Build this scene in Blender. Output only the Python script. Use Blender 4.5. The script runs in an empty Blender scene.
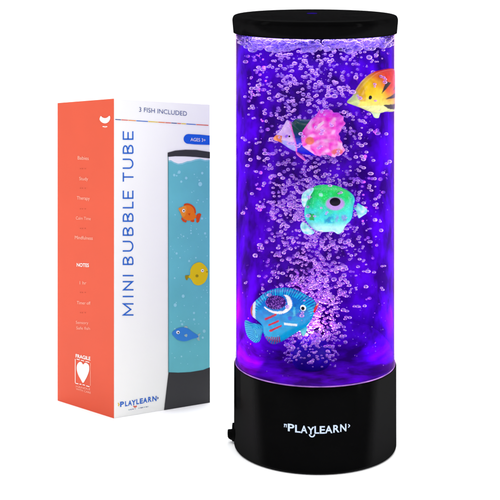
import bpy, bmesh, math, random
from mathutils import Vector, noise
random.seed(11)

# ------------------------------------------------------------------ camera, world, lamps, exposure
S = 0.000625            # metres per design unit: the lamp is 26.8 cm tall
F = 1495.0              # camera distance to the lamp axis (design units)
HOR = -94.0
H = 538.7               # camera height (design units)
scn = bpy.context.scene
col = scn.collection
cam_d = bpy.data.cameras.new('camera')
cam_d.sensor_width = 36; cam_d.lens = 36 * F / 500
cam_d.shift_y = (HOR - 250) / 500
cam_d.clip_start = 0.02; cam_d.clip_end = 50
cam = bpy.data.objects.new('camera', cam_d); col.objects.link(cam)
cam.location = (0, 0, H * S); cam.rotation_euler = (math.pi / 2, 0, 0)
scn.camera = cam

world = bpy.data.worlds.new('World'); scn.world = world
world.use_nodes = True
wn, wl = world.node_tree.nodes, world.node_tree.links
bg = wn['Background']
# white studio all round, unlit room behind the photographer
tc = wn.new('ShaderNodeTexCoord'); sep = wn.new('ShaderNodeSeparateXYZ'); ramp = wn.new('ShaderNodeValToRGB')
wl.new(tc.outputs['Generated'], sep.inputs[0]); wl.new(sep.outputs['Y'], ramp.inputs[0])
mr = wn.new('ShaderNodeMapRange'); mr.inputs['From Min'].default_value = -1; mr.inputs['From Max'].default_value = 1
wl.new(sep.outputs['Y'], mr.inputs['Value']); wl.new(mr.outputs[0], ramp.inputs[0])
ramp.color_ramp.elements[0].position = 0.30; ramp.color_ramp.elements[0].color = (0.30, 0.30, 0.31, 1)
ramp.color_ramp.elements[1].position = 0.62; ramp.color_ramp.elements[1].color = (1, 1, 1, 1)
wl.new(ramp.outputs[0], bg.inputs['Color'])
bg.inputs['Strength'].default_value = 1.25

def area(name, loc, target, sx, sy, power, color=(1, 1, 1)):
    l = bpy.data.lights.new(name, 'AREA'); l.shape = 'RECTANGLE'; l.size = sx; l.size_y = sy
    l.energy = power; l.color = color
    o = bpy.data.objects.new(name, l); col.objects.link(o); o.location = loc
    d = Vector(target) - Vector(loc)
    o.rotation_euler = d.to_track_quat('-Z', 'Y').to_euler()
    return o
area('overhead_softbox', (0, 1.1, 1.7), (0, 1.1, 0), 2.6, 2.6, 62)
area('strip_softbox', (-1.25, 0.62, 0.62), (0.03, 0.93, 0.2), 0.22, 0.8, 2.2)
area('strip_softbox', (1.05, 0.35, 0.25), (0.03, 0.93, 0.13), 0.13, 0.9, 2.6)

CX, CY = 65.0, F
def added_lamp(name, x, y, z, dx, dy, dz, sx, sz, power, color):
    """flat area light added inside the lamp: faces (dx,dy,dz), size in design units"""
    o = area(name, (x * S, y * S, z * S), ((x + dx) * S, (y + dy) * S, (z + dz) * S), sx * S, sz * S, power, color)
    return o
added_lamp('added_strip_light', CX - 50, CY + 5, 250, -1.0, 0.9, 0, 6, 300, 0.034, (0.42, 0.01, 1.0))  # strips added to brighten the liner's sides and lower corners
added_lamp('added_strip_light', CX + 50, CY + 5, 250, 1.0, 0.9, 0, 6, 300, 0.040, (0.42, 0.01, 1.0))
added_lamp('added_strip_light', CX - 58, CY + 2, 118, -1.0, 0.25, -0.2, 8, 60, 0.030, (1.0, 0.0, 0.7))
added_lamp('added_strip_light', CX + 60, CY + 8, 112, 1.0, 0.4, -0.3, 8, 40, 0.018, (0.5, 0.0, 1.0))
added_lamp('added_fill_light', CX, CY, 411.9, 0, 0.001, -1, 130, 130, 0.075, (0.45, 0.45, 1.0))  # added under the lid to brighten the foam
added_lamp('added_fill_light', CX - 4, CY - 6, 112.5, 0, 0.001, 1, 22, 22, 0.045, (0.95, 0.35, 1.0))  # added over the nozzle to brighten the plume

scn.view_settings.view_transform = 'Standard'; scn.view_settings.look = 'None'
scn.view_settings.exposure = 0.0; scn.view_settings.gamma = 1.0
scn.view_settings.use_curve_mapping = False
cy = scn.cycles
cy.max_bounces = 20; cy.transparent_max_bounces = 48; cy.diffuse_bounces = 5; cy.glossy_bounces = 5
cy.transmission_bounces = 6; cy.caustics_reflective = False; cy.caustics_refractive = False
cy.sample_clamp_indirect = 6.0

# ------------------------------------------------------------------ helpers
def lin(c):
    out = []
    for v in c:
        v = max(0.0, min(255.0, v)) / 255.0
        out.append(v / 12.92 if v <= 0.04045 else ((v + 0.055) / 1.055) ** 2.4)
    return out

def mat(name, rgb, rough=0.5, spec=0.5, metallic=0.0, emit=None, emit_s=0.0, nz=0.0, nscale=40.0, bump=0.0, bscale=300.0):
    """procedural principled material; rgb as the paint's own sRGB colour"""
    m = bpy.data.materials.new(name); m.use_nodes = True
    n, l = m.node_tree.nodes, m.node_tree.links
    p = n['Principled BSDF']
    c = lin(rgb)
    p.inputs['Base Color'].default_value = (*c, 1)
    p.inputs['Roughness'].default_value = rough
    p.inputs['Specular IOR Level'].default_value = spec
    p.inputs['Metallic'].default_value = metallic
    if emit:
        p.inputs['Emission Color'].default_value = (*emit, 1); p.inputs['Emission Strength'].default_value = emit_s
    t = n.new('ShaderNodeTexCoord')
    if nz > 0:
        x = n.new('ShaderNodeTexNoise'); x.inputs['Scale'].default_value = nscale; x.inputs['Detail'].default_value = 4
        l.new(t.outputs['Object'], x.inputs['Vector'])
        r = n.new('ShaderNodeValToRGB')
        r.color_ramp.elements[0].position = 0.3; r.color_ramp.elements[1].position = 0.7
        r.color_ramp.elements[0].color = (*[v * (1 - nz) for v in c], 1)
        r.color_ramp.elements[1].color = (*[min(1, v * (1 + nz)) for v in c], 1)
        l.new(x.outputs['Fac'], r.inputs[0]); l.new(r.outputs[0], p.inputs['Base Color'])
    if bump > 0:
        x = n.new('ShaderNodeTexNoise'); x.inputs['Scale'].default_value = bscale; x.inputs['Detail'].default_value = 5
        l.new(t.outputs['Object'], x.inputs['Vector'])
        b = n.new('ShaderNodeBump'); b.inputs['Strength'].default_value = bump; b.inputs['Distance'].default_value = 0.0004
        l.new(x.outputs['Fac'], b.inputs['Height']); l.new(b.outputs[0], p.inputs['Normal'])
    return m

def link_parent(o, parent):
    col.objects.link(o)
    if parent is not None:
        o.parent = parent

def wloc(o):
    v = Vector((0, 0, 0))
    while o is not None:
        v += o.location; o = o.parent
    return v

def build(name, verts, faces, mats, parent=None, midx=None, smooth=True, origin=None, cols=None, colname='paint'):
    """verts in design units (world); linked as ONE mesh object"""
    base = wloc(parent)
    og = Vector(origin) * S if origin is not None else base
    me = bpy.data.meshes.new(name)
    me.from_pydata([tuple(Vector(v) * S - og) for v in verts], [], faces)
    if not isinstance(mats, (list, tuple)): mats = [mats]
    for m in mats: me.materials.append(m)
    if midx:
        for p, i in zip(me.polygons, midx): p.material_index = i
    for p in me.polygons: p.use_smooth = smooth
    if cols:
        a = me.color_attributes.new(colname, 'FLOAT_COLOR', 'POINT')
        for i, c in enumerate(cols): a.data[i].color = (*c, 1)
    me.update()
    o = bpy.data.objects.new(name, me); link_parent(o, parent)
    o.location = og - base
    return o

def thing(name, loc, label, cat, group=None):
    o = bpy.data.objects.new(name, None); o.empty_display_size = 0.02; col.objects.link(o)
    o.location = Vector(loc) * S; o['label'] = label; o['category'] = cat
    if group: o['group'] = group
    return o

def lathe(cx, cy_, prof, n=128, close=False):
    v, f = [], []
    for (r, z) in prof:
        for i in range(n):
            a = 2 * math.pi * i / n
            v.append((cx + r * math.cos(a), cy_ + r * math.sin(a), z))
    m = len(prof)
    for k in range(m - 1 + (1 if close else 0)):
        k2 = (k + 1) % m
        for i in range(n):
            j = (i + 1) % n
            f.append((k * n + i, k * n + j, k2 * n + j, k2 * n + i))
    return v, f

def rounded(pts, r, seg=5):
    """round the inner corners of a profile polyline"""
    out = [pts[0]]
    for a, b, c in zip(pts, pts[1:], pts[2:]):
        A, B, C = Vector(a), Vector(b), Vector(c)
        d1 = (A - B); d2 = (C - B)
        rr = min(r, d1.length * .45, d2.length * .45)
        p0 = B + d1.normalized() * rr; p1 = B + d2.normalized() * rr
        for i in range(seg + 1):
            t = i / seg
            q = p0 * (1 - t) ** 2 + B * 2 * t * (1 - t) + p1 * t * t
            out.append((q.x, q.y))
    out.append(pts[-1])
    return out

def ico(sub):
    bm = bmesh.new(); bmesh.ops.create_icosphere(bm, subdivisions=sub, radius=1)
    v = [tuple(x.co) for x in bm.verts]; f = [tuple(x.index for x in q.verts) for q in bm.faces]
    bm.free(); return v, f
ICO2 = ico(2); ICO1 = ico(1); ICO3 = ico(3)

def spheres(lst, tmpl=ICO2):
    v, f = [], []
    for (x, y, z, rx, ry, rz) in lst:
        o = len(v)
        v += [(x + a * rx, y + b * ry, z + c * rz) for a, b, c in tmpl[0]]
        f += [tuple(i + o for i in q) for q in tmpl[1]]
    return v, f

def inside(p, poly):
    x, y = p; c = False; j = len(poly) - 1
    for i in range(len(poly)):
        xi, yi = poly[i]; xj, yj = poly[j]
        if (yi > y) != (yj > y) and x < (xj - xi) * (y - yi) / (yj - yi) + xi: c = not c
        j = i
    return c

def spline(pts, seg=6, closed=True):
    """Catmull-Rom through points"""
    n = len(pts); out = []
    rng = range(n) if closed else range(n - 1)
    for i in rng:
        if closed:
            p = [pts[(i + k) % n] for k in (-1, 0, 1, 2)]
        else:
            p = [pts[max(0, min(n - 1, i + k))] for k in (-1, 0, 1, 2)]
        for s in range(seg):
            t = s / seg
            q = []
            for d in (0, 1):
                a, b, c, e = (w[d] for w in p)
                q.append(0.5 * (2 * b + (c - a) * t + (2 * a - 5 * b + 4 * c - e) * t * t + (3 * b - a - 3 * c + e) * t ** 3))
            out.append(tuple(q))
    if not closed: out.append(pts[-1])
    return out

class Plane:
    """an upright plane through two ground points a and b; s runs from a to b, z is up"""
    def __init__(s, a, b):
        s.a = Vector(a); s.b = Vector(b); s.L = (s.b - s.a).length; s.d = (s.b - s.a) / s.L
        s.n = Vector((s.d.y, -s.d.x))
    def pt(s, u, z, off=0.0):
        q = s.a + s.d * u + s.n * off
        return (q.x, q.y, z)
    def uz(s, px, py):
        """face coordinates of what the photograph shows at (px, py)"""
        rx = (px - 250) / F
        # k*(rx,1) = a + d*u
        det = rx * (-s.d.y) - 1 * (-s.d.x)
        k = (s.a.x * (-s.d.y) - s.a.y * (-s.d.x)) / det
        u = (rx * s.a.y - 1 * s.a.x) / det
        return (u, H - k * (py - HOR) / F)

_font_cache = {}
def glyphs(txt, offset=0.0, spacing=1.0):
    """text outline as a flat mesh: vertices scaled so x spans 0..1 and cap height 1"""
    key = (txt, offset, spacing)
    if key in _font_cache: return _font_cache[key]
    cu = bpy.data.curves.new('txt', 'FONT'); cu.body = txt; cu.size = 1; cu.offset = offset; cu.space_character = spacing
    cu.resolution_u = 4
    o = bpy.data.objects.new('txt', cu); col.objects.link(o)
    dg = bpy.context.evaluated_depsgraph_get(); dg.update()
    me = bpy.data.meshes.new_from_object(o.evaluated_get(dg))
    v = [(p.co.x, p.co.y) for p in me.vertices]; f = [tuple(p.vertices) for p in me.polygons]
    bpy.data.objects.remove(o); bpy.data.curves.remove(cu); bpy.data.meshes.remove(me)
    x0 = min(p[0] for p in v); x1 = max(p[0] for p in v)
    cap = 0.729
    r = ([((x - x0) / (x1 - x0), y / cap) for x, y in v], f)
    _font_cache[key] = r
    return r

class Print:
    """collects flat printed shapes on a Plane, several inks, one mesh"""
    def __init__(s, plane): s.p = plane; s.v = []; s.f = []; s.m = []; s.mats = []
    def ink(s, m):
        if m not in s.mats: s.mats.append(m)
        return s.mats.index(m)
    def poly(s, pts, m, lay, px=True):
        i = s.ink(m); o = len(s.v)
        q = [s.p.uz(*p) for p in pts] if px else pts
        bm = bmesh.new()
        vs = [bm.verts.new((a, b, 0)) for a, b in q]
        fc = bm.faces.new(vs); bm.normal_update()
        if fc.normal.z < 0: bmesh.ops.reverse_faces(bm, faces=[fc])
        bmesh.ops.triangulate(bm, faces=bm.faces[:], ngon_method='EAR_CLIP')
        bm.verts.index_update()
        for v in bm.verts: s.v.append(s.p.pt(v.co.x, v.co.y, 0.10 + 0.10 * lay))
        for f in bm.faces: s.f.append(tuple(v.index + o for v in f.verts)); s.m.append(i)
        bm.free()
    def stroke(s, pts, w, m, lay):
        """flat line with mitred joints, in photograph coordinates"""
        n = len(pts); L = []; R = []
        for i in range(n):
            a = Vector(pts[max(0, i - 1)]); b = Vector(pts[i]); c = Vector(pts[min(n - 1, i + 1)])
            d1 = (b - a) if i > 0 else (c - b); d2 = (c - b) if i < n - 1 else (b - a)
            d1.normalize(); d2.normalize(); t = d1 + d2
            if t.length < 1e-6: t = d1
            t.normalize(); nn = Vector((-t.y, t.x)); k = 1 / max(0.35, nn.dot(Vector((-d1.y, d1.x))))
            L.append(tuple(b + nn * w / 2 * k)); R.append(tuple(b - nn * w / 2 * k))
        for i in range(n - 1):
            s.poly([L[i], L[i + 1], R[i + 1], R[i]], m, lay)
    def ellipse(s, cx, cy_, rx, ry, m, lay, n=18, rot=0):
        c_, s_ = math.cos(rot), math.sin(rot)
        s.poly([(cx + rx * math.cos(a) * c_ - ry * math.sin(a) * s_, cy_ + rx * math.cos(a) * s_ + ry * math.sin(a) * c_)
                for a in [2 * math.pi * k / n for k in range(n)]], m, lay)
    def text(s, txt, left, right, cap, m, lay, offset=0.0, spacing=1.0):
        """baseline from left to right (photograph coordinates), cap = capital height"""
        a = Vector(s.p.uz(*left)); b = Vector(s.p.uz(*right))
        top = Vector(s.p.uz(left[0], left[1] - cap)); h = top.y - a.y
        gv, gf = glyphs(txt, offset, spacing); o = len(s.v); i = s.ink(m)
        for x, y in gv:
            q = a + (b - a) * x
            s.v.append(s.p.pt(q.x, q.y + y * h, 0.10 + 0.10 * lay))
        for f in gf: s.f.append(tuple(k + o for k in f)); s.m.append(i)
    def done(s, name, parent):
        return build(name, s.v, s.f, s.mats, parent, s.m, smooth=False)

# ------------------------------------------------------------------ setting: white studio sweep
m_sweep = mat('white_paper', (252, 252, 252), 0.9, 0.0, nz=0.004, nscale=3)
sw = []
Yb, Rb = 2300.0, 900.0
sw.append(-2200); prof = [(-2200.0, 0.0), (900.0, 0.0), (Yb, 0.0)]
for i in range(1, 17):
    a = math.pi / 2 * i / 16
    prof.append((Yb + Rb * math.sin(a), Rb - Rb * math.cos(a)))
prof.append((Yb + Rb, 4200.0))
v, f = [], []
for (y, z) in prof:
    v += [(-4500, y, z), (4500, y, z)]
for i in range(len(prof) - 1):
    f.append((2 * i, 2 * i + 1, 2 * i + 3, 2 * i + 2))
fl = build('floor', v, f, m_sweep); fl['kind'] = 'structure'; fl['label'] = 'seamless white studio paper sweep'
for k in ('label',): del fl[k]

# ------------------------------------------------------------------ bubble lamp
lamp = thing('bubble_lamp', (CX, CY, 0), 'tall black capped bubble tube lamp glowing violet and full of rising bubbles', 'lamp')

def black_plastic(name, rough, spec_w, edge):
    """near black moulded plastic: dark diffuse under a weak clear gloss"""
    m = bpy.data.materials.new(name); m.use_nodes = True
    n, l = m.node_tree.nodes, m.node_tree.links
    n.remove(n['Principled BSDF'])
    d = n.new('ShaderNodeBsdfDiffuse'); g = n.new('ShaderNodeBsdfGlossy'); mx = n.new('ShaderNodeMixShader')
    g.inputs['Roughness'].default_value = rough; g.inputs['Color'].default_value = (1, 1, 1, 1)
    lw = n.new('ShaderNodeLayerWeight'); lw.inputs['Blend'].default_value = 0.5
    mrr = n.new('ShaderNodeMapRange'); mrr.inputs['To Min'].default_value = spec_w; mrr.inputs['To Max'].default_value = edge
    l.new(lw.outputs['Facing'], mrr.inputs['Value'])
    mrr.inputs['From Min'].default_value = 0.24; mrr.inputs['From Max'].default_value = 0.40; mrr.interpolation_type = 'SMOOTHSTEP'  # gloss ramped up towards the edges imitates strip reflections
    t = n.new('ShaderNodeTexCoord'); x = n.new('ShaderNodeTexNoise'); x.inputs['Scale'].default_value = 60; x.inputs['Detail'].default_value = 6
    l.new(t.outputs['Object'], x.inputs['Vector'])
    r = n.new('ShaderNodeValToRGB'); r.color_ramp.elements[0].color = (0.0012, 0.0012, 0.0013, 1); r.color_ramp.elements[1].color = (0.0026, 0.0026, 0.0028, 1)
    l.new(x.outputs['Fac'], r.inputs[0]); l.new(r.outputs[0], d.inputs['Color'])
    l.new(mrr.outputs[0], mx.inputs[0]); l.new(d.outputs[0], mx.inputs[1]); l.new(g.outputs[0], mx.inputs[2])
    l.new(mx.outputs[0], n['Material Output'].inputs['Surface'])
    return m
m_black = black_plastic('gloss_black_plastic', 0.10, 0.0008, 0.0085)
m_lid = black_plastic('lid_black_plastic', 0.12, 0.0009, 0.0034)
m_blackmatt = black_plastic('satin_black_plastic', 0.35, 0.001, 0.004)

# base housing
prof = [(0.0, 0.3), (79.6, 0.3), (81.0, 2.2), (81.0, 81.6), (80.6, 82.8), (79.9, 82.8), (79.4, 81.0), (79.4, 74.0), (0, 74.0)]
v, f = lathe(CX, CY, rounded(prof[:4], 1.6) + prof[4:], 160)
base = build('base', v, f, m_black, lamp)
for p in base.data.polygons: p.use_smooth = True
base.data.set_sharp_from_angle(angle=math.radians(35)) if hasattr(base.data, 'set_sharp_from_angle') else None

# the emblem on the base, wrapped round the cylinder
m_logo = mat('pale_blue_print', (196, 212, 238), 0.5, 0.3)
cam_az = math.atan2(-CY, -CX)               # direction from lamp to camera
def on_base(u, z, R=81.06):
    a = cam_az + u / 81.0
    return (CX + R * math.cos(a), CY + R * math.sin(a), z)
v, f = [], []
def base_shape(pts):
    o = len(v)
    v.extend(on_base(*p) for p in pts); f.append(tuple(range(o, o + len(pts))))
def base_text(txt, u0, u1, z, cap, off=0.0):
    gv, gf = glyphs(txt, off); o = len(v)
    v.extend(on_base(u0 + (u1 - u0) * x, z + y * cap) for x, y in gv)
    f.extend(tuple(k + o for k in q) for q in gf)
U = lambda px: 81.0 * math.asin((px - 315.2) / 85.6)
xs = [('P', 288, 294.5, 0.4), ('L', 295.3, 300.8, 0), ('A', 300.9, 307.6, -0.2), ('Y', 307.6, 314.6, -0.9), ('L', 314.6, 319.4, -0.2), ('E', 319.9, 325.2, -0.2), ('A', 325.2, 332.6, 0.0), ('R', 333.4, 339.6, 0.3), ('N', 340.4, 346.6, 0.6)]
for ch, a, b, dz in xs:
    base_text(ch, U(a), U(b), 40.0 + dz, 7.2, 0.022)
# smile under the Y, and the small marks either side
ux = U(312.2)
arc = [(ux + 3.0 * math.cos(t), 38.9 + 2.9 * math.sin(t)) for t in [math.pi + math.pi * k / 10 for k in range(11)]]
arc2 = [(ux + 1.7 * math.cos(t), 38.9 + 1.7 * math.sin(t)) for t in [math.pi + math.pi * k / 10 for k in range(11)]]
for i in range(10): base_shape([arc[i], arc[i + 1], arc2[i + 1], arc2[i]])
def bar(p, q, w):
    a, b = Vector(p), Vector(q); d = (b - a).normalized(); nn = Vector((-d.y, d.x)) * w / 2
    base_shape([tuple(a - nn), tuple(b - nn), tuple(b + nn), tuple(a + nn)])
u = U(285.6)
bar((u - 1.6, 46.2), (u + 1.5, 46.2), .8); bar((u - .8, 46.0), (u - 1.2, 43.4), .8); bar((u + .9, 46.0), (u + .9, 43.4), .8)
u = U(349.2)
bar((u - .7, 46.6), (u + 1.0, 45.2), .9); bar((u + 1.0, 45.2), (u - .7, 43.7), .9)
logo = build('logo', v, f, m_logo, base, smooth=False)

# lid
prof = [(0, 413.6), (79.0, 413.6), (79.2, 412.5), (81.7, 412.5), (82.9, 425.8), (81.6, 429.2), (79.2, 430.1), (64.0, 429.9), (62.5, 429.3), (0, 429.5)]
v, f = lathe(CX, CY, [prof[0], prof[1], prof[2]] + rounded(prof[3:8], 1.8, 4)[0:] + prof[8:], 160)
lid = build('lid', v, f, m_lid, lamp)
m_btn = mat('lit_power_button', (2, 2, 6), 0.6, 0.0, emit=(0.02, 0.005, 0.22), emit_s=1.0)
v, f = lathe(CX - 2, CY + 24, [(0, 429.9), (4.6, 429.9), (5.2, 429.8), (5.2, 429.2)], 40)
build('power_button', v, f, m_btn, lid)

# added rear liner with the water's violet glow painted on, and tank floor
def violet(name, dark, bright, scale, emis=0.0, bumpy=0.0, mscale=(1, 1, 0.75)):
    m = bpy.data.materials.new(name); m.use_nodes = True
    n, l = m.node_tree.nodes, m.node_tree.links
    p = n['Principled BSDF']; p.inputs['Roughness'].default_value = 0.45; p.inputs['Specular IOR Level'].default_value = 0.08
    t = n.new('ShaderNodeTexCoord'); mp = n.new('ShaderNodeMapping'); mp.inputs['Scale'].default_value = mscale
    x = n.new('ShaderNodeTexNoise'); x.inputs['Scale'].default_value = scale; x.inputs['Detail'].default_value = 3.5; x.inputs['Roughness'].default_value = 0.6
    x.inputs['Distortion'].default_value = 0.15
    l.new(t.outputs['Object'], mp.inputs[0]); l.new(mp.outputs[0], x.inputs['Vector'])
    r = n.new('ShaderNodeValToRGB')
    r.color_ramp.elements[0].position = 0.38; r.color_ramp.elements[1].position = 0.66
    r.color_ramp.elements[0].color = (*dark, 1); r.color_ramp.elements[1].color = (*bright, 1)
    l.new(x.outputs['Fac'], r.inputs[0]); l.new(r.outputs[0], p.inputs['Base Color'])
    if emis:
        l.new(r.outputs[0], p.inputs['Emission Color']); p.inputs['Emission Strength'].default_value = emis
    if bumpy:
        b = n.new('ShaderNodeBump'); b.inputs['Strength'].default_value = bumpy; b.inputs['Distance'].default_value = 0.002
        l.new(x.outputs['Fac'], b.inputs['Height']); l.new(b.outputs[0], p.inputs['Normal'])
    return m
m_glow = violet('painted_violet_glow', (0.024, 0.0, 0.115), (0.100, 0.0, 0.56), 62.0, 0.20)  # dark and bright mottling paints the glow of the lit water
NL = 96
v, f = [], []
Rl, Rl2 = 79.55, 78.9
for k, z in enumerate((82.9, 150, 220, 290, 350, 412.3)):
    for i in range(NL + 1):
        a = cam_az + math.pi / 2 + math.pi * i / NL
        v.append((CX + Rl2 * math.cos(a), CY + Rl2 * math.sin(a), z))
for k in range(5):
    for i in range(NL):
        a = k * (NL + 1) + i
        f.append((a, a + 1, a + NL + 2, a + NL + 1))
glow_sheet = build('glow_liner', v, f, m_glow, lamp)
sol = glow_sheet.modifiers.new('thickness', 'SOLIDIFY'); sol.thickness = 0.6 * S; sol.offset = -1
v, f = lathe(CX, CY, [(0, 80.0)] + [(10 * k, 80.0) for k in range(1, 7)] + [(65, 80.2), (70, 80.8), (74, 81.8), (77, 83.0), (78.8, 84.4), (78.9, 78.5)], 128)
vv = []
for (x, y, z) in v:      # the floor sweeps up into the added liner
    r = math.hypot(x - CX, y - CY); t = max(0.0, (y - CY) / 79 + 0.35)
    vv.append((x, y, z + 22 * min(1, t) * max(0, (r - 30) / 49) ** 3 if z > 79 else z))
v = vv
tfl = build('tank_floor', v, f, m_glow, lamp)
m_noz = mat('dark_blue_rubber', (44, 2, 168), 0.4, 0.1, nz=.6, nscale=60)
v, f = lathe(CX - 4, CY - 6, [(0, 111.0)] + [(20.5 * math.sin(t), 92 + 19 * math.cos(t)) for t in [math.pi * .72 * k / 18 for k in range(1, 19)]], 64)
build('air_nozzle', v, f, m_noz, tfl)
m_rim_glow = mat('painted_rim_glow', (176, 110, 250), 0.25, 0.6, nz=.65, nscale=90, bump=.8, bscale=260)  # lilac ring added to paint the line of light along the rim
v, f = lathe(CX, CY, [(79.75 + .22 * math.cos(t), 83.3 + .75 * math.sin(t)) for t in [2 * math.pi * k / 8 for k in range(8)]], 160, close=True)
build('rim_glow_ring', v, f, m_rim_glow, lamp)

# clear wall
m_wall = bpy.data.materials.new('clear_acrylic'); m_wall.use_nodes = True
n, l = m_wall.node_tree.nodes, m_wall.node_tree.links
n.remove(n['Principled BSDF'])
tr = n.new('ShaderNodeBsdfTransparent'); gl = n.new('ShaderNodeBsdfGlossy'); mx = n.new('ShaderNodeMixShader')
gl.inputs['Roughness'].default_value = 0.03; gl.inputs['Color'].default_value = (0.75, 0.3, 1.0, 1)
lw = n.new('ShaderNodeLayerWeight'); lw.inputs['Blend'].default_value = 0.10
mrr = n.new('ShaderNodeMapRange'); mrr.inputs['To Min'].default_value = 0.0; mrr.inputs['To Max'].default_value = 0.55
l.new(lw.outputs['Fresnel'], mrr.inputs['Value']); l.new(mrr.outputs[0], mx.inputs[0])
l.new(tr.outputs[0], mx.inputs[1]); l.new(gl.outputs[0], mx.inputs[2]); l.new(mx.outputs[0], n['Material Output'].inputs['Surface'])
v, f = lathe(CX, CY, [(80.0, 82.9), (80.0, 200), (80.0, 320), (80.0, 412.4)], 160)
build('tube_wall', v, f, m_wall, lamp)

# plug at the back left of the base
v, f = [], []
def ring_tube(path, seg=20):
    """lathe along x: list of (x, radius_y, radius_z, zc)"""
    o = len(v)
    for (x, ry, rz, zc) in path:
        for i in range(seg):
            a = 2 * math.pi * i / seg
            v.append((x, CY + 6 + ry * math.cos(a), zc + rz * math.sin(a)))
    for k in range(len(path) - 1):
        for i in range(seg):
            j = (i + 1) % seg
            f.append((o + k * seg + i, o + k * seg + j, o + (k + 1) * seg + j, o + (k + 1) * seg + i))
    f.append(tuple(o + i for i in range(seg))); f.append(tuple(o + (len(path) - 1) * seg + i for i in reversed(range(seg))))
XL = CX - 81
ring_tube([(XL + 3, 6, 9.5, 10.5), (XL - 1.6, 6, 9.2, 10.5), (XL - 2.0, 5, 7.5, 9.5)])
ring_tube([(XL - 1.0, 4, 6.0, 8.0), (XL - 3.4, 4, 5.2, 8.2), (XL - 5.4, 3.6, 4.6, 8.8), (XL - 6.4, 3, 3.4, 9.4), (XL - 6.6, 1, 1.2, 9.6)])
build('power_plug', v, f, m_blackmatt, lamp)

# bubbles
m_bub = bpy.data.materials.new('air_bubble'); m_bub.use_nodes = True
n, l = m_bub.node_tree.nodes, m_bub.node_tree.links
n.remove(n['Principled BSDF'])
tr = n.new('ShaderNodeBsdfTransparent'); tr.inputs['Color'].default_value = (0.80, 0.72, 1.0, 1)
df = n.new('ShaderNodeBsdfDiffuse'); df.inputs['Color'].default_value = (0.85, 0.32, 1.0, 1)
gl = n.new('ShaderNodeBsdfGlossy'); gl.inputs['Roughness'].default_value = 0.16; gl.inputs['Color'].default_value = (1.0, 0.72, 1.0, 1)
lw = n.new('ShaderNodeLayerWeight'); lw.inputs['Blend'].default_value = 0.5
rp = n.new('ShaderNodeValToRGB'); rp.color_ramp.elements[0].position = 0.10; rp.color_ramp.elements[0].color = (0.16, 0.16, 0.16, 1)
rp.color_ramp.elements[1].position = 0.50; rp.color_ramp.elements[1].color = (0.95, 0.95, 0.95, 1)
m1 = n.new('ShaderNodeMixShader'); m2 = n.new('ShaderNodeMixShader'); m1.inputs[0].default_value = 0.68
l.new(df.outputs[0], m1.inputs[1]); l.new(gl.outputs[0], m1.inputs[2])
l.new(lw.outputs['Facing'], rp.inputs[0]); l.new(rp.outputs[0], m2.inputs[0])
l.new(tr.outputs[0], m2.inputs[1]); l.new(m1.outputs[0], m2.inputs[2])
l.new(m2.outputs[0], n['Material Output'].inputs['Surface'])

def plume(z):
    """half width of the rising stream at height z (design units)"""
    t = (z - 90) / 320
    return 22 + 52 * min(1, max(0, t)) ** 0.75
bl = []
def add_bubble(x, y, z, r):
    if math.hypot(x + 4, y + 6) < 21.5 and z < 112: return
    if y < -40 and abs(x - 18) < 8 and abs(z - 254) < 7: return
    if x * x + y * y > (77 - r) ** 2 or z > 408 or z < 83: return
    bl.append((CX + x, CY + y, z, r * random.uniform(1.0, 1.45), r, r * random.uniform(.75, 1.0)))
while len(bl) < 2700:
    q = random.random()
    if q < 0.46:      # dense core in the lower half
        z = 92 + 170 * random.random() ** 1.0
        w = 20 + 30 * (z - 92) / 170
        x = random.gauss(-3 + 6 * (z - 92) / 170, w * 0.62); y = random.uniform(-1, 1) * 40
    elif q < 0.92:
        z = 225 + 183 * random.random() ** 0.85
        w = 36 + 30 * (z - 225) / 180
        x = random.gauss(-5, w * 0.72); y = random.gauss(-8, 38)
    else:
        z = random.uniform(130, 408); x = random.uniform(-74, 74); y = random.uniform(-60, 60)
        if x > 45 and z < 250 and random.random() < .7: continue
    r = random.choice([1.0, 1.2, 1.4, 1.5, 1.7, 1.9, 2.2]) * random.uniform(.85, 1.12)
    add_bubble(x, y, z, r)
    if random.random() < .33:
        a = random.uniform(0, 6.28); add_bubble(x + r * 1.9 * math.cos(a), y - .5, z + r * 1.5 * math.sin(a), r * random.uniform(.6, 1))
for k in range(300):   # froth round the nozzle
    a = random.uniform(0, 6.28); rr = random.gauss(22.5, 3)
    add_bubble(-4 + rr * math.cos(a), -6 + rr * math.sin(a), 84 + random.uniform(0, 36), random.uniform(.7, 1.5))
bl.sort(key=lambda b: -(b[3] * 3 - b[1] * 0.006))
uv_ = ICO3
me = bpy.data.meshes.new('bubble'); me.from_pydata([tuple(Vector(p) * S) for p in uv_[0]], [], uv_[1]); me.materials.append(m_bub)
for p in me.polygons: p.use_smooth = True
b0 = bpy.data.objects.new('bubble', me)
for i, b in enumerate(bl[:100]):
    o = b0 if i == 0 else b0.copy()
    col.objects.link(o); o.parent = lamp
    o.location = Vector(b[:3]) * S - wloc(lamp); o.scale = b[3:6]
v, f = spheres(bl[100:])
o = build('bubbles', v, f, m_bub, lamp); o['kind'] = 'stuff'
# fine fizz
fz = []
for k in range(700):
    z = random.uniform(86, 405); x = random.uniform(-76, 76); y = random.uniform(-60, 40)
    if x * x + y * y < 74 ** 2: fz.append((CX + x, CY + y, z, *[random.uniform(.25, .5)] * 3))
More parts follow.
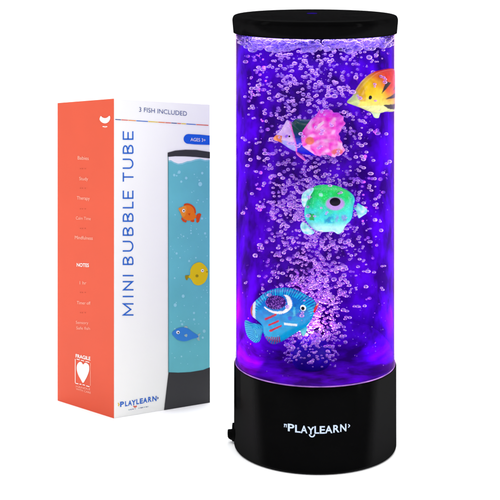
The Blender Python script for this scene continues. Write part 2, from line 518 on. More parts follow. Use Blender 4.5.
# foam at the surface
m_foam = m_bub.copy(); m_foam.name = 'surface_foam'
for nd in m_foam.node_tree.nodes:
    if nd.type == 'VALTORGB': nd.color_ramp.elements[0].position = 0.30; nd.color_ramp.elements[1].position = 0.60; nd.color_ramp.elements[0].color = (0.1, 0.1, 0.1, 1)
    if nd.type == 'BSDF_DIFFUSE': nd.inputs['Color'].default_value = (0.55, 0.50, 1.0, 1)
fo = []
for k in range(1000):
    a = random.uniform(0, 6.283); rr = 77 * math.sqrt(random.uniform(0.35, 1))
    r = random.choice([1.0, 1.4, 1.8, 2.2, 2.8, 3.4, 4.2]) * random.uniform(.8, 1.1)
    rr = min(rr, 79 - r)
    z = 410.5 - r * .6 - random.random() ** 1.4 * 8.5
    fo.append((CX + rr * math.cos(a), CY + rr * math.sin(a), z, r * 1.1, r * 1.1, r * .7))
v, f = spheres(fo)
o = build('foam', v, f, m_foam, lamp); o['kind'] = 'stuff'
v, f = spheres(fz, ICO1)
o = build('fizz', v, f, m_bub, lamp); o['kind'] = 'stuff'

# ------------------------------------------------------------------ toy fish
def paint_mat(name, rough=0.2, spec=0.32, attr='paint'):
    m = bpy.data.materials.new(name); m.use_nodes = True
    n, l = m.node_tree.nodes, m.node_tree.links
    p = n['Principled BSDF']; p.inputs['Roughness'].default_value = rough; p.inputs['Specular IOR Level'].default_value = spec
    a = n.new('ShaderNodeVertexColor'); a.layer_name = attr
    t = n.new('ShaderNodeTexCoord'); x = n.new('ShaderNodeTexNoise'); x.inputs['Scale'].default_value = 420; x.inputs['Detail'].default_value = 4
    l.new(t.outputs['Object'], x.inputs['Vector'])
    hs = n.new('ShaderNodeHueSaturation'); mrx = n.new('ShaderNodeMapRange')
    mrx.inputs['To Min'].default_value = 0.55; mrx.inputs['To Max'].default_value = 1.12; hs.inputs['Saturation'].default_value = 1.08
    l.new(x.outputs['Fac'], mrx.inputs['Value']); l.new(mrx.outputs[0], hs.inputs['Value']); l.new(a.outputs['Color'], hs.inputs['Color'])
    l.new(hs.outputs[0], p.inputs['Base Color'])
    b = n.new('ShaderNodeBump'); b.inputs['Strength'].default_value = 0.35; b.inputs['Distance'].default_value = 0.0003
    l.new(x.outputs['Fac'], b.inputs['Height']); l.new(b.outputs[0], p.inputs['Normal'])
    return m
m_fish = paint_mat('painted_soft_plastic')
m_white = mat('white_eye_paint', (240, 240, 245), 0.3, 0.4)
m_pupil = mat('dark_pupil_paint', (12, 2, 26), 0.3, 0.12)

def mixc(a, b, t):
    t = max(0, min(1, t)); return tuple(x * (1 - t) + y * t for x, y in zip(a, b))
def nz(x, y, s=1.0, seed=0.0): return noise.noise(Vector((x * s, y * s, seed)))

class Fish:
    def __init__(s, label, cat, ox, oy, sc, pa, pb):
        s.P = Plane(pa, pb); s.ox, s.oy, s.sc = ox, oy, sc; s.label = label; s.cat = cat
    def q(s, x, y): return s.P.uz(s.ox + x / s.sc, s.oy + y / s.sc)
    def start(s, cx, cy_):
        u, z = s.q(cx, cy_); s.c = (cx, cy_)
        s.root = thing('toy_fish', s.P.pt(u, z), s.label, s.cat, 'toy fish floating in the bubble tube')
    def puff(s, name, outline, ctr, T, colf, NR=34, NA=150, off=0.0, jag=None, power=2.2, parent=None, m=None):
        """cushion shaped solid inside a star shaped outline; colf(x,y)->sRGB"""
        pts = spline(outline, 8)
        cx, cy_ = ctr
        polar = sorted(((math.atan2(y - cy_, x - cx), math.hypot(x - cx, y - cy_)) for x, y in pts))
        def rad(a):
            best = None
            for i in range(len(pts)):
                x1, y1 = pts[i]; x2, y2 = pts[(i + 1) % len(pts)]
                dx, dy = math.cos(a), math.sin(a)
                ex, ey = x2 - x1, y2 - y1
                den = dx * ey - dy * ex
                if abs(den) < 1e-9: continue
                t = ((x1 - cx) * ey - (y1 - cy_) * ex) / den
                w = ((x1 - cx) * dy - (y1 - cy_) * dx) / den
                if t > 0 and -1e-6 <= w <= 1 + 1e-6: best = t if best is None else max(best, t)
            return best if best else polar[0][1]
        R = []
        for i in range(NA):
            a = 2 * math.pi * i / NA - math.pi
            r = rad(a)
            if jag: r *= jag(a)
            R.append((a, r))
        v, f, c = [], [], []
        for side in (1, -1):
            o = len(v)
            u, z = s.q(cx, cy_); v.append(s.P.pt(u, z, off + side * T)); c.append(lin(colf(cx, cy_)))
            for k in range(1, NR + 1):
                rho = math.sin(k / NR * math.pi / 2) if k < NR else 1.0
                h = T * math.sqrt(max(0, 1 - rho ** power)) if k < NR else 0.0
                for a, r in R:
                    x = cx + math.cos(a) * r * rho; y = cy_ + math.sin(a) * r * rho
                    u, z = s.q(x, y); v.append(s.P.pt(u, z, off + side * h)); c.append(lin(colf(x, y)))
            for i in range(NA):
                j = (i + 1) % NA
                t = (o, o + 1 + j, o + 1 + i) if side == 1 else (o, o + 1 + i, o + 1 + j)
                f.append(t)
                for k in range(NR - 1):
                    a0, a1 = o + 1 + k * NA + i, o + 1 + k * NA + j; b0_, b1 = a0 + NA, a1 + NA
                    f.append((a0, a1, b1, b0_) if side == 1 else (a0, b0_, b1, a1))
        return build(name, v, f, m or m_fish, parent or s.root, cols=c)
    def bead(s, name, x, y, rx, ry, off, m, parent, depth=1.2):
        u, z = s.q(x, y); p = s.P.pt(u, z, off)
        d, nn = s.P.d, s.P.n
        v = []
        for a, b, c in ICO3[0]:
            w = Vector((0, 0, 0)); X = a * rx / s.sc; D = b * depth; Z = c * ry / s.sc
            v.append((p[0] + d.x * X + nn.x * D, p[1] + d.y * X + nn.y * D, p[2] + Z))
        return build(name, v, ICO3[1], m, parent)

# --- blue fish, lower left, facing right
fd = Fish('blue striped toy fish with a white crescent and red lips, lowest in the tube', 'toy fish', 235, 275, 5.0, (CX - 70, CY - 24), (CX + 10, CY - 46))
fd.start(240, 210)
cres = spline([(152, 148), (200, 168), (250, 168), (272, 140), (262, 104), (250, 92), (275, 98), (293, 125), (290, 155), (262, 178), (215, 182), (175, 168)], 4)
stripes = [[(155, 208), (218, 180), (222, 188), (160, 219)], [(174, 238), (228, 213), (232, 222), (178, 246)], [(178, 268), (242, 236), (246, 246), (184, 275)], [(184, 262), (200, 260), (202, 270), (186, 274)]]
bar_ = [(256, 226), (320, 236), (318, 248), (256, 238)]
def col_d(x, y):
    c = mixc((6, 84, 200), (20, 168, 228), (y - 80) / 190 + .25 * nz(x, y, .05, 3))
    r = math.hypot((x - 245) / 168, (y - 208) / 142)
    if r > .80: c = mixc(c, (90, 220, 245) if math.sin(math.atan2(y - 208, x - 245) * 70) > 0.1 else (10, 90, 190), .75)
    elif math.sin(x * .55 + y * .25) * math.sin(y * .6 - x * .2) > .45: c = mixc(c, (120, 225, 250), .35)
    if x < 108 and 130 < y < 225: c = (215, 225, 240) if x > 92 else (190, 40, 70)
    if y > 300 and x < 235 and 160 < x + (y - 300) * .4: c = mixc(c, (190, 30, 80), .75 * (math.sin(math.atan2(y - 208, x - 245) * 70) > -.2))
    if inside((x, y), cres): c = (245, 245, 250)
    elif ((x - 212) / 52) ** 2 + ((y - 128) / 33) ** 2 < 1:
        c = (50, 8, 112) if nz(x, y, .22, 9) < .2 else (180, 120, 230)
    for st in stripes:
        if inside((x, y), st): c = (205, 25, 60)
    if inside((x, y), bar_): c = (235, 245, 250)
    if 300 < x < 312 and 150 < y < 195: c = mixc(c, (150, 230, 240), .6)
    if math.hypot(x - 330, y - 190) < 12 or math.hypot(x - 285, y - 205) < 10: c = mixc(c, (120, 90, 220), .6)
    return c
body_d = [(408, 158), (392, 122), (350, 97), (315, 78), (265, 64), (210, 66), (160, 82), (120, 112), (92, 140), (78, 170), (84, 202), (112, 226), (135, 250), (143, 290), (160, 325), (192, 346), (235, 332), (285, 302), (330, 275), (365, 250), (388, 210)]
bd = fd.puff('body', body_d, (240, 200), 9, col_d, 44, 220, power=2.0)
def col_tail_d(x, y):
    t = math.sin(math.atan2(y - 265, x - 160) * 60)
    return mixc((20, 110, 215), (110, 225, 245), .5 + .5 * t)
fd.puff('tail_fin', [(150, 262), (120, 245), (85, 240), (52, 226), (50, 262), (64, 308), (98, 338), (124, 330), (134, 298)], (105, 275), 2.2, col_tail_d, 14, 90)
fd.puff('pelvic_fin', [(322, 262), (352, 250), (360, 270), (352, 296), (340, 306), (330, 290)], (341, 276), 1.6, lambda x, y: mixc((60, 190, 225), (150, 235, 240), (y - 250) / 50), 8, 40)
fd.puff('lips', [(388, 178), (400, 158), (414, 138), (418, 150), (404, 180), (388, 196)], (401, 166), 3.0, lambda x, y: (225, 30, 55) if y > 150 else (240, 180, 190), 8, 40)
eye = fd.bead('eye', 347, 157, 16, 16, 6.2, m_white, fd.root, 1.5)
fd.bead('pupil', 348, 157, 8.5, 8.5, 7.5, m_pupil, eye, .9)

# --- green fish, middle
fc = Fish('mint green toy fish with a large black eye spot in the middle of its side', 'toy fish', 290, 170, 5.556, (CX - 20, CY - 50), (CX + 60, CY - 41))
fc.start(225, 210)
def col_c(x, y):
    c = mixc((75, 225, 120), (80, 225, 225), (y - 130) / 110 + .35 * nz(x, y, .03, 1))
    if y > 270: c = mixc(c, (190, 245, 250), (y - 270) / 40)
    if x > 315: c = mixc(c, (60, 190, 225), (x - 315) / 50)
    d = math.hypot((x - 243) / 58, (y - 178) / 40)
    if d < 1: c = mixc((200, 160, 235), c, max(0, (d - .8) / .2))
    if 235 < x < 315 and 235 < y < 282: c = mixc(c, (150, 140, 225), max(0, min(.75, .5 + 1.4 * nz(x, y, .05, 5))) * min(1, (x - 235) / 15, (315 - x) / 15, (y - 235) / 12, (282 - y) / 12))
    if 180 < x < 240 and 232 < y < 290: c = mixc(c, (20, 130, 205), max(0, min(.8, .5 + 1.5 * nz(x, y, .05, 7))) * min(1, (x - 180) / 12, (240 - x) / 12, (y - 232) / 12, (290 - y) / 12))
    if 102 < x < 128 and 235 < y < 272: c = (40, 175, 90)
    if math.hypot((x - 165) / 12, (y - 130) / 9) < 1: c = (170, 240, 220)
    if abs(nz(x, y, .1, 12)) < .02: c = mixc(c, (150, 245, 235), .5)
    return c
body_c = [(140, 90), (180, 82), (250, 86), (310, 108), (348, 136), (360, 165), (352, 200), (346, 255), (332, 285), (310, 305), (292, 340), (266, 356), (238, 342), (185, 344), (135, 332), (104, 302), (84, 268), (80, 228), (90, 188), (106, 148), (120, 112)]
fc.puff('body', body_c, (222, 212), 9, col_c, 40, 180, power=2.6)
wf = lambda x, y: mixc((235, 250, 255), (130, 220, 235), .5 + .9 * nz(x, y, .06, 2))
fc.puff('gill_fin', [(122, 92), (128, 104), (110, 135), (90, 168), (80, 196), (68, 196), (60, 165), (64, 130), (88, 106)], (88, 145), 3, wf, 10, 60, off=5)
fc.puff('gill_fin', [(66, 284), (86, 292), (108, 316), (132, 342), (112, 354), (78, 348), (60, 330), (54, 305)], (86, 324), 3, wf, 10, 60, off=4)
fc.puff('tail_fin', [(352, 212), (368, 205), (376, 184), (394, 194), (414, 204), (428, 220), (424, 240), (400, 258), (382, 268), (374, 250), (366, 226)], (388, 226), 2, lambda x, y: mixc((120, 215, 240), (220, 245, 255), .5 + nz(x, y, .05)), 10, 60)
eye = fc.bead('eye', 242, 168, 30, 23, 8.6, m_pupil, fc.root, 1.0)

# --- pink fish, upper middle, facing left
fb = Fish('pink and lilac toy fish with an orange beak and a frilly pink tail half', 'toy fish', 265, 95, 5.556, (CX - 50, CY - 38), (CX + 40, CY - 48))
fb.start(245, 225)
def col_b(x, y):
    arc = 182 - abs(y - 290) ** 1.25 * .075
    arc2 = 214 + max(0, 190 - y) * .75 + max(0, y - 280) * 1.3 - 8 * math.sin(max(0, min(1, (y - 190) / 90)) * math.pi)
    if x < arc:
        c = mixc((205, 165, 240), (225, 190, 235), .5 + nz(x, y, .03))
        if y > 235 + (x - 60) * .25: c = mixc(c, (150, 170, 245), .6)
        if x < 96 and 222 < y < 262: c = (225, 130, 90)
        if x > arc - 9: c = (235, 120, 215)
    elif x < arc2:
        c = mixc((18, 72, 84), (20, 20, 215), (y - 195) / 60)
        if y < 190: c = mixc(c, (14, 60, 60), .6)
    else:
        c = mixc((244, 78, 208), (255, 150, 232), .5 + 1.1 * nz(x, y, .035, 4))
        c = mixc(c, (252, 205, 246), max(0, min(.8, 2.4 * nz(x, y, .03, 8))))
        if inside((x, y), [(282, 190), (300, 155), (325, 138), (330, 150), (308, 172)]): c = (250, 205, 240)
        c = mixc((235, 120, 95), c, max(.15, min(1, 4 * (math.hypot((x - 252) / 28, (y - 247) / 24) - .75))))
        c = mixc((225, 110, 100), c, max(.25, min(1, 3 * (math.hypot((x - 402) / 34, (y - 312) / 20) - .7))))
        if x > 395 and y < 250: c = mixc(c, (215, 80, 215), .6)
        if 290 < x < 430 and y < 120: c = mixc(c, (225, 70, 225), .5)
    return c
body_b = [(48, 240), (84, 200), (106, 164), (124, 138), (150, 150), (176, 132), (228, 136), (262, 130), (288, 108), (302, 84), (360, 84), (418, 108), (446, 150), (424, 190), (414, 236), (436, 280), (436, 318), (392, 345), (346, 332), (300, 338), (222, 330), (182, 318), (140, 300), (90, 266)]
jag = lambda a: 1 + (.018 * math.sin(a * 19) + .016 * math.sin(a * 37 + 1)) * (1 if abs(a) < 1.2 else 0)
fb.puff('body', body_b, (240, 228), 9, col_b, 44, 220, jag=jag, power=2.2)
fb.puff('ventral_fin', [(172, 312), (192, 322), (214, 342), (228, 366), (214, 362), (190, 344), (174, 328)], (200, 340), 1.5, lambda x, y: (225, 110, 210), 8, 40)
eye = fb.bead('eye', 134, 230, 22, 17, 6.4, mat('lilac_eye_paint', (140, 84, 214), 0.3, .2), fb.root, 1.0)
fb.bead('pupil', 142, 226, 10, 9, 7.0, m_pupil, eye, .8)
fb.bead('beak', 72, 240, 24, 15, 1.0, mat('orange_beak_paint', (232, 140, 95), 0.4, .3), fb.root, 3.0)

# --- yellow fish, upper right, seen partly end on against the right of the tube
fa = Fish('yellow and orange toy fish with black wedge stripes at the tube edge', 'toy fish', 325, 0, 4.167, (CX + 30, CY - 50), (CX + 77.0, CY - 4))
fa.start(210, 390)
wedges = [[(212, 390), (234, 334), (256, 344)], [(226, 412), (294, 378), (294, 405)], [(224, 436), (286, 430), (280, 455), (250, 452)], [(268, 374), (298, 328), (298, 366)]]
def col_a(x, y):
    t = (x - 190) / 90 + (370 - y) / 130
    c = mixc((255, 210, 60), (238, 44, 8), t * 1.1 - .05 + .3 * nz(x, y, .04, 2))
    c = mixc(c, (250, 240, 150), max(0, min(1, (y - 375) / 70)) * .8)
    if y > 440 - (x - 150) * .05: c = mixc(c, (235, 250, 190), .6)
    if x < 130: c = mixc(c, (150, 215, 190), .45)
    if 125 < x < 150 and y < 420: c = mixc(c, (190, 120, 60), .4)
    for w in wedges:
        if inside((x, y), w): c = (26, 8, 14)
    return c
body_a = [(94, 426), (118, 400), (134, 370), (162, 332), (200, 302), (245, 289), (280, 285), (288, 300), (289, 360), (289, 420), (287, 458), (278, 466), (250, 466), (225, 472), (192, 468), (150, 450), (112, 436)]
fa.puff('body', body_a, (205, 385), 7, col_a, 40, 180, power=2.6)
fa.puff('pelvic_fin', [(186, 462), (206, 466), (228, 470), (226, 482), (222, 492), (206, 490), (198, 476)], (210, 476), 1.4, lambda x, y: (225, 245, 200), 8, 40)
eye = fa.bead('eye', 168, 403, 17, 12, 5.6, mat('tan_eye_paint', (150, 120, 120), 0.3, .4), fa.root, 1.0)
fa.bead('pupil', 168, 403, 12, 9, 6.3, m_pupil, eye, .8)
# its tail bends away behind the body
tp = Plane((CX + 70, CY - 2), (CX + 52, CY + 38))
v, f = [], []
tailpts = [(0, 0), (8, 3), (19, 11), (24, 10), (21, 0), (24, -10), (19, -11), (8, -3)]
zc = 538.7 - (395 / 4.167 - HOR) * 1490 / F
for off in (-1, 1):
    for (a, b) in tailpts: v.append(tp.pt(a, zc + b, off))
n8 = len(tailpts)
f = [tuple(range(n8)), tuple(reversed(range(n8, 2 * n8)))] + [(i, (i + 1) % n8, n8 + (i + 1) % n8, n8 + i) for i in range(n8)]
build('tail_fin', v, f, mat('orange_fin_paint', (240, 120, 30), .4, .3, nz=.3, nscale=200), fa.root, smooth=False)

# ------------------------------------------------------------------ carton
A = (-142.9, 1571.4); Lp = (-209.6, 1628.3); Rp = (-43.3, 1622.1)
Bk = (Lp[0] + Rp[0] - A[0], Lp[1] + Rp[1] - A[1])
hA, hL, hR = 336.4, 324.2, 323.5; hB = hL + hR - hA
box = thing('carton', (*A, 0), 'tall white and orange retail carton with a printed bubble tube picture', 'box')
m_card = mat('white_coated_card', (248, 249, 244), 0.45, 0.25, nz=.01, nscale=20, bump=.05)
m_orange = mat('orange_coated_card', (210, 79, 50), 0.45, 0.25, nz=.03, nscale=25, bump=.05)
bm_v = []
def bevel_box():
    bm = bmesh.new()
    b = [bm.verts.new((*p, 0.0)) for p in (A, Rp, Bk, Lp)]
    t = [bm.verts.new((p[0], p[1], h)) for p, h in ((A, hA), (Rp, hR), (Bk, hB), (Lp, hL))]
    bm.faces.new(reversed(b)); bm.faces.new(t)
    for i in range(4): bm.faces.new((b[i], b[(i + 1) % 4], t[(i + 1) % 4], t[i]))
    bm.normal_update()
    bmesh.ops.bevel(bm, geom=bm.edges[:], offset=0.6, segments=3, affect='EDGES', profile=0.5)
    bm.verts.index_update()
    r = [tuple(q.co) for q in bm.verts], [tuple(x.index for x in q.verts) for q in bm.faces]
    bm.free(); return r
v, f = bevel_box()
body = build('carton_body', v, f, m_card, box, smooth=False)
front = Plane(A, Rp); side = Plane(Lp, A)

def sheet(plane, name, m, z0, zt0, z1, zt1, u0, u1, off, th, parent):
    """thin panel laid on a face"""
    q = [(u0, z0), (u1, z1), (u1, zt1), (u0, zt0)]
    v = [plane.pt(a, b, off + th) for a, b in q] + [plane.pt(a, b, off) for a, b in q]
    f = [(0, 1, 2, 3), (7, 6, 5, 4), (0, 4, 5, 1), (1, 5, 6, 2), (2, 6, 7, 3), (3, 7, 4, 0)]
    return build(name, v, f, m, parent, smooth=False)
sp = sheet(side, 'side_panel', m_orange, .1, hL - .1, .1, hA - .15, 0.05, side.L - .1, 0.0, 0.08, box)
sp['label'] = 'orange side panel'
# top flap seam
tf = [Vector((*p, h)) for p, h in ((A, hA), (Rp, hR), (Bk, hB), (Lp, hL))]
cen = sum(tf, Vector()) / 4
fv = [tuple(cen + (p - cen) * .985 + Vector((0, 0, .25))) for p in tf] + [tuple(cen + (p - cen) * .985 + Vector((0, 0, -.3))) for p in tf]
build('top_flap', fv, [(0, 1, 2, 3), (7, 6, 5, 4)] + [(i, 4 + i, 4 + (i + 1) % 4, (i + 1) % 4) for i in range(4)], m_card, box, smooth=False)

ink = lambda nme, c: mat(nme, c, 0.45, 0.2)
i_blue = ink('blue_ink', (40, 104, 200)); i_navy = ink('navy_ink', (58, 78, 140)); i_badge = ink('badge_blue_ink', (26, 92, 215))
i_teal = mat('teal_ink', (104, 190, 200), .45, .2, nz=.05, nscale=60); i_dark = ink('charcoal_ink', (56, 56, 58)); i_white = ink('white_ink', (244, 244, 246))
i_or = ink('orange_ink', (238, 122, 20)); i_or2 = ink('deep_orange_ink', (214, 74, 16)); i_or3 = ink('pale_orange_ink', (238, 148, 50))
i_yel = ink('yellow_ink', (232, 200, 18)); i_ol = ink('olive_ink', (160, 140, 20)); i_fb = ink('fish_blue_ink', (58, 134, 214)); i_gr = ink('grey_green_ink', (160, 190, 190))
i_foam = ink('pale_teal_ink', (150, 214, 226)); i_red = ink('red_ink', (222, 84, 60)); i_black = ink('black_ink', (30, 30, 30)); i_rule = ink('outline_ink', (70, 120, 130))
i_pale = ink('side_white_ink', (240, 176, 156)); i_pw = ink('bright_white_ink', (246, 238, 234)); i_dot = ink('rust_ink', (176, 66, 42))

# small heading
p = Print(front); p.text('3 FISH INCLUDED', (139.0, 111.6), (186.8, 115.9), 4.8, i_navy, 2, -0.004); p.done('heading_lettering', body)
# rainbow rule
p = Print(front)
segs = [(115, 121, i_navy), (121, 128, i_red), (128, 136, i_or3), (136, 148, i_blue), (148, 158, i_yel), (158, 165, i_or), (165, 171, i_red), (171, 177, i_navy), (177, 181, i_red), (181, 186, i_yel), (186, 196, i_blue), (196, 208.5, i_red)]
for a, b, m in segs:
    ya = 119.4 + (a - 115) * .0635; yb = 119.4 + (b - 115) * .0635
    p.stroke([(a + .15, ya), (b - .15, yb)], .75, m, 2)
p.done('rainbow_rule', body)
# vertical title, drawn as strokes
p = Print(front)
X0, X1 = 133.4, 122.6     # baseline and cap line
def L(pts, ya, yb):       # letter box: t along reading direction (0 at ya), h height
    return [(X0 + (X1 - X0) * h, ya + (yb - ya) * t) for t, h in pts]
W = 1.35
def cur(cx, cyy, rx, ry, a0, a1, n=9): return [(cx + rx * math.cos(math.radians(a0 + (a1 - a0) * k / n)), cyy + ry * math.sin(math.radians(a0 + (a1 - a0) * k / n))) for k in range(n + 1)]
def letter(ch, ya, yb):
    h = W / 2 / abs(X1 - X0); w = W / 2 / max(.1, abs(yb - ya))
    lo, hi, l0, r0 = h, 1 - h, w, 1 - w
    S_ = {
     'I': [[(.5, 0), (.5, 1)]],
     'T': [[(0, hi), (1, hi)], [(.5, 0), (.5, hi)]],
     'L': [[(l0, 1), (l0, lo), (1, lo)]],
     'E': [[(1, hi), (l0, hi), (l0, lo), (1, lo)], [(l0, .5), (.9, .5)]],
     'M': [[(l0, 0), (l0, .92), (.5, .25), (r0, .92), (r0, 0)]],
     'N': [[(l0, 0), (l0, .9), (r0, .1), (r0, 1)]],
     'U': [[(l0, 1), (l0, .4)] + cur(.5, .4, .5 - w, .4 - lo, 180, 360)[1:] + [(r0, 1)]],
     'B': [[(l0, lo), (l0, hi), (.5, hi)] + cur(.5, .75, .38, .25 - h, 90, -90)[1:] + [(l0, .5)], [(.5, .5)] + cur(.55, .26, .45 - w, .26 - h, 90, -90) + [(l0, lo)]],
    }[ch]
    if ch == 'I':
        ya2 = (ya + yb) / 2 + .5; yb2 = ya2 - 1
        p.stroke([(X0, (ya + yb) / 2), (X1, (ya + yb) / 2)], W, i_blue, 2); return
    for s_ in S_: p.stroke(L(s_, ya, yb), W, i_blue, 2)
for ch, a, b in [('M', 315.6, 303.2), ('I', 297, 296), ('N', 290.4, 281), ('I', 276.2, 275), ('B', 265, 256.4), ('U', 251.6, 240.8), ('B', 235.8, 227), ('B', 221.8, 213), ('L', 208.4, 201.6), ('E', 198.8, 190.6), ('T', 181.6, 172.4), ('U', 168.8, 158.6), ('B', 153.8, 144.8), ('E', 139.8, 131.2)]:
    letter(ch, a, b)
p.done('title_lettering', body)
# age badge
p = Print(front)
pts = [(209.6, 135.6), (200, 134.6), (190, 134.1)] + [(188.4 + 4.9 * math.cos(a), 138.9 + 4.9 * math.sin(a)) for a in [-math.pi / 2 - math.pi * k / 12 for k in range(0, 13)]] + [(195, 144.4), (209.6, 144.9)]
p.poly(pts, i_badge, 2)
badge = p.done('age_badge', body)
p = Print(front); p.text('AGES 3+', (190.4, 141.0), (205.4, 141.8), 3.5, i_pw, 3, 0.0); p.done('badge_lettering', body)
# printed tube picture
p = Print(front)
wave = [(168.2, 160.4), (171, 160.2), (174, 162.2), (178, 163.6), (182, 163.2), (187, 161.2), (191, 160.8), (195, 159.4), (200, 158.6), (205, 160), (209.7, 159.6)]
p.poly([(168.2, 156), (209.7, 156.6)] + list(reversed(wave)), i_white, 2)
p.poly(wave + [(209.7, 367.6), (203, 370.0), (190, 372.2), (178, 372.8), (168.4, 372.4)], i_teal, 2)
p.stroke([(a, b + .8) for a, b in wave], .8, i_foam, 3)
p.stroke([(168.0, 156), (168.3, 372.4)], .6, i_rule, 4)
p.poly([(167.5, 152.6), (175, 150.6), (185, 149.7), (196, 149.9), (209.8, 152.0), (209.8, 158.4), (196, 157.0), (185, 156.3), (175, 156.2), (167.5, 156.8)], i_dark, 4)
p.poly([(168.3, 372.2), (178, 372.6), (190, 372.0), (203, 369.8), (209.8, 367.2), (209.8, 402.4), (163.9, 410.0)], i_dark, 4)
random.seed(5)
for k in range(95):
    x = random.uniform(170.5, 208); y = random.uniform(166, 364); r = random.choice([.4, .4, .5, .6, .8, 1.1])
    p.ellipse(x, y, r, r * 1.1, i_foam, 3, 10)
for (x, y, r) in [(200, 184, 2.0), (179, 172, 1.5), (202, 173, 1.2), (174, 175, 1.2), (196, 277, 1.2), (175, 305, 1.6), (204, 331, 1.5), (186, 178, 1.3), (183, 296, 1.5)]:
    p.ellipse(x, y, r, r * 1.15, i_foam, 4, 14)
pic = p.done('printed_tube', body)
def T6(pts, ox, oy, sc): return [(ox + a / sc, oy + b / sc) for a, b in pts]
# orange fish print
p = Print(front); t = lambda q: T6(q, 175, 198, 15.625)
p.poly(t(spline([(135, 112), (175, 82), (235, 92), (285, 125), (318, 175), (318, 240), (250, 200)], 4)), i_or2, 5)
p.poly(t([(98, 300), (150, 345), (185, 355), (165, 385), (120, 365), (95, 330)]), i_or2, 5)
p.poly(t([(235, 345), (295, 335), (300, 365), (280, 378), (245, 368)]), i_or2, 5)
p.poly(t([(318, 290), (345, 245), (385, 235), (408, 255), (385, 320), (375, 365), (350, 388), (328, 372), (330, 330)]), i_or2, 5)
p.poly(t(spline([(50, 160), (110, 140), (165, 110), (235, 118), (285, 165), (305, 235), (330, 285), (295, 330), (235, 350), (170, 345), (115, 305), (80, 225)], 4)), i_or, 6)
p.poly(t(spline([(50, 165), (105, 138), (165, 118), (175, 200), (150, 280), (110, 290), (78, 225)], 4)), i_or3, 7)
p.poly(t([(195, 240), (235, 235), (222, 275)]), i_or2, 8)
p.ellipse(*t([(130, 195)])[0], 1.45, 1.75, i_white, 8); p.ellipse(*t([(132, 196)])[0], .65, .85, i_black, 9)
p.done('printed_orange_fish', body)
# yellow fish print
p = Print(front); t = lambda q: T6(q, 180, 256, 14.71)
p.poly(t([(72, 285), (118, 280), (150, 290), (150, 315), (115, 325), (105, 355), (85, 350), (72, 315)]), i_ol, 5)
p.poly(t(spline([(280, 90), (350, 125), (405, 205), (400, 300), (360, 385), (280, 430), (205, 410), (160, 340), (120, 305), (145, 270), (150, 195), (200, 120)], 4)), i_yel, 6)
p.ellipse(*t([(245, 290)])[0], 1.5, 1.4, i_ol, 8); p.ellipse(*t([(325, 212)])[0], 1.5, 1.6, i_white, 8); p.ellipse(*t([(328, 212)])[0], .7, .5, i_black, 9)
p.poly(t([(378, 228), (404, 218), (402, 240), (384, 238)]), i_ol, 8)
p.done('printed_yellow_fish', body)
# blue fish print
p = Print(front); t = lambda q: T6(q, 168, 320, 11.36)
p.poly(t([(175, 85), (190, 66), (218, 68), (220, 92)]), i_gr, 5)
p.poly(t([(318, 188), (345, 155), (370, 148), (350, 185), (358, 235), (335, 230)]), i_gr, 5)
p.poly(t(spline([(42, 148), (85, 105), (150, 82), (215, 92), (270, 130), (345, 186), (270, 215), (190, 240), (110, 225), (70, 190)], 4)), i_fb, 6)
p.ellipse(*t([(110, 138)])[0], 1.8, 1.7, i_white, 8); p.ellipse(*t([(113, 141)])[0], .8, .7, i_black, 9)
p.poly(t([(178, 168), (205, 155), (218, 165), (210, 192), (190, 185)]), i_gr, 8)
p.done('printed_blue_fish', body)
# logo lettering at the foot
p = Print(front)
lx = lambda X: 116 + X / 10.87; ly = lambda Y: 390 + Y / 10.87
for ch, xa, xb, y in [('P', 44, 86, 182), ('L', 98, 126, 176), ('A', 130, 172, 170), ('Y', 168, 215, 164), ('L', 220, 250, 154), ('E', 258, 292, 148), ('A', 294, 340, 140), ('R', 348, 386, 130), ('N', 394, 440, 122)]:
    p.text(ch, (lx(xa), ly(y)), (lx(xb), ly(y - 5)), 5.1, i_blue, 2, 0.03)
p.stroke([(lx(20), ly(140)), (lx(34), ly(158)), (lx(22), ly(174))], .8, i_yel, 2)
p.stroke([(lx(448), ly(76)), (lx(458), ly(86)), (lx(449), ly(98))], .8, i_navy, 2)
p.stroke([(lx(190), ly(172)), (lx(200), ly(184)), (lx(214), ly(183)), (lx(222), ly(170))], 1.1, i_red, 3)
for a, b in [(135, 150), (156, 168), (176, 190), (202, 214), (242, 258), (264, 280), (284, 294), (302, 318), (324, 338), (342, 352)]:
    p.stroke([(lx(a), ly(216 - (a - 135) * .17)), (lx(b), ly(216 - (b - 135) * .17))], .7, i_gr if a % 4 else i_navy, 2)
p.done('logo_lettering', body)

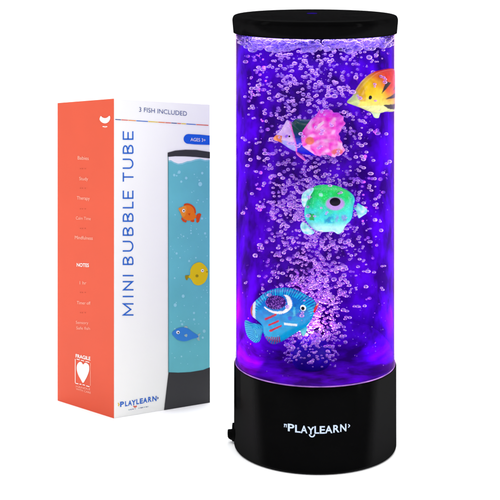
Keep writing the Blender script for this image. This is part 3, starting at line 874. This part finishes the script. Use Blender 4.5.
# orange side
p = Print(side)
R0 = 102.2  # emblem: a smiling crescent
e = lambda X, Y: (96 + X / 22.7, 112 + Y / 22.7)
p.poly([e(*q) for q in spline([(115, 92), (150, 120), (205, 138), (260, 125), (312, 85), (328, 130), (312, 190), (270, 238), (210, 256), (150, 240), (105, 200), (88, 155)], 4)], i_pw, 3)
p.stroke([e(155, 330), e(205, 330)], .8, i_pw, 3); p.stroke([e(215, 330), e(262, 332)], .8, i_pw, 3); p.stroke([e(185, 348), e(240, 350)], .5, i_pale, 3)
p.done('crescent_emblem', sp)
p = Print(side)
def row(txt, x0, x1, y, cap, ink_, off=0.0):
    p.text(txt, (x0, y), (x1, y + (x1 - x0) * .045), cap, ink_, 3, off)
row('Babies', 78.0, 89.0, 159.4, 3.6, i_pale)
row('Study', 79.6, 88.4, 180.0, 3.4, i_pale)
row('Therapy', 77.2, 90.0, 199.4, 3.5, i_pale)
row('Calm Time', 76.2, 91.0, 219.4, 3.2, i_pale, -.005)
row('Mindfulness', 75.2, 93.0, 239.0, 3.6, i_pale)
row('NOTES', 77.0, 89.2, 266.4, 3.6, i_pw, .015)
row('1 hr', 80.0, 86.6, 284.2, 3.4, i_pale)
row('Timer off', 77.2, 90.8, 304.0, 3.2, i_pale)
row('Sensory', 76.2, 88.6, 323.6, 3.0, i_pale, -.005)
row('Safe fish', 76.6, 90.2, 329.2, 3.0, i_pale, -.005)
for y in (168.6, 188.2, 208.8, 228.4, 292.4, 312.6):
    for x in (80.6, 82.6, 85.4): p.ellipse(x, y, .5, .5, i_dot, 3, 8)
p.done('side_lettering', sp)
p = Print(side)
h = lambda X, Y: (70 + X / 10.43, 350 + Y / 10.43)
p.poly([h(*q) for q in spline([(140, 150), (122, 126), (98, 126), (76, 158), (74, 205), (90, 260), (116, 308), (138, 342), (162, 310), (186, 262), (202, 210), (200, 162), (180, 138), (158, 134)], 4)], i_pw, 3)
heart = p.done('heart_emblem', sp)
p = Print(side)
p.text('FRAGILE', h(62, 76), h(216, 108), 3.6, i_pw, 3, .02)
for a, b in [((72, 94), (104, 102)), ((118, 106), (150, 114)), ((164, 118), (204, 128))]: p.stroke([h(*a), h(*b)], .7, i_pw, 3)
p.stroke([h(58, 92), h(58, 342)], .55, i_pw, 3); p.stroke([h(216, 132), h(216, 372)], .35, i_pale, 3)
for a, b in [((60, 346), (90, 352)), ((102, 354), (122, 358)), ((134, 360), (158, 366)), ((172, 372), (206, 382))]: p.stroke([h(*a), h(*b)], .7, i_pw, 3)
p.text('HANDLE', h(66, 388), h(214, 420), 2.0, i_pale, 3, 0.0)
p.text('WITH CARE', h(66, 414), h(220, 456), 2.0, i_pale, 3, 0.0)
p.done('fragile_lettering', sp)
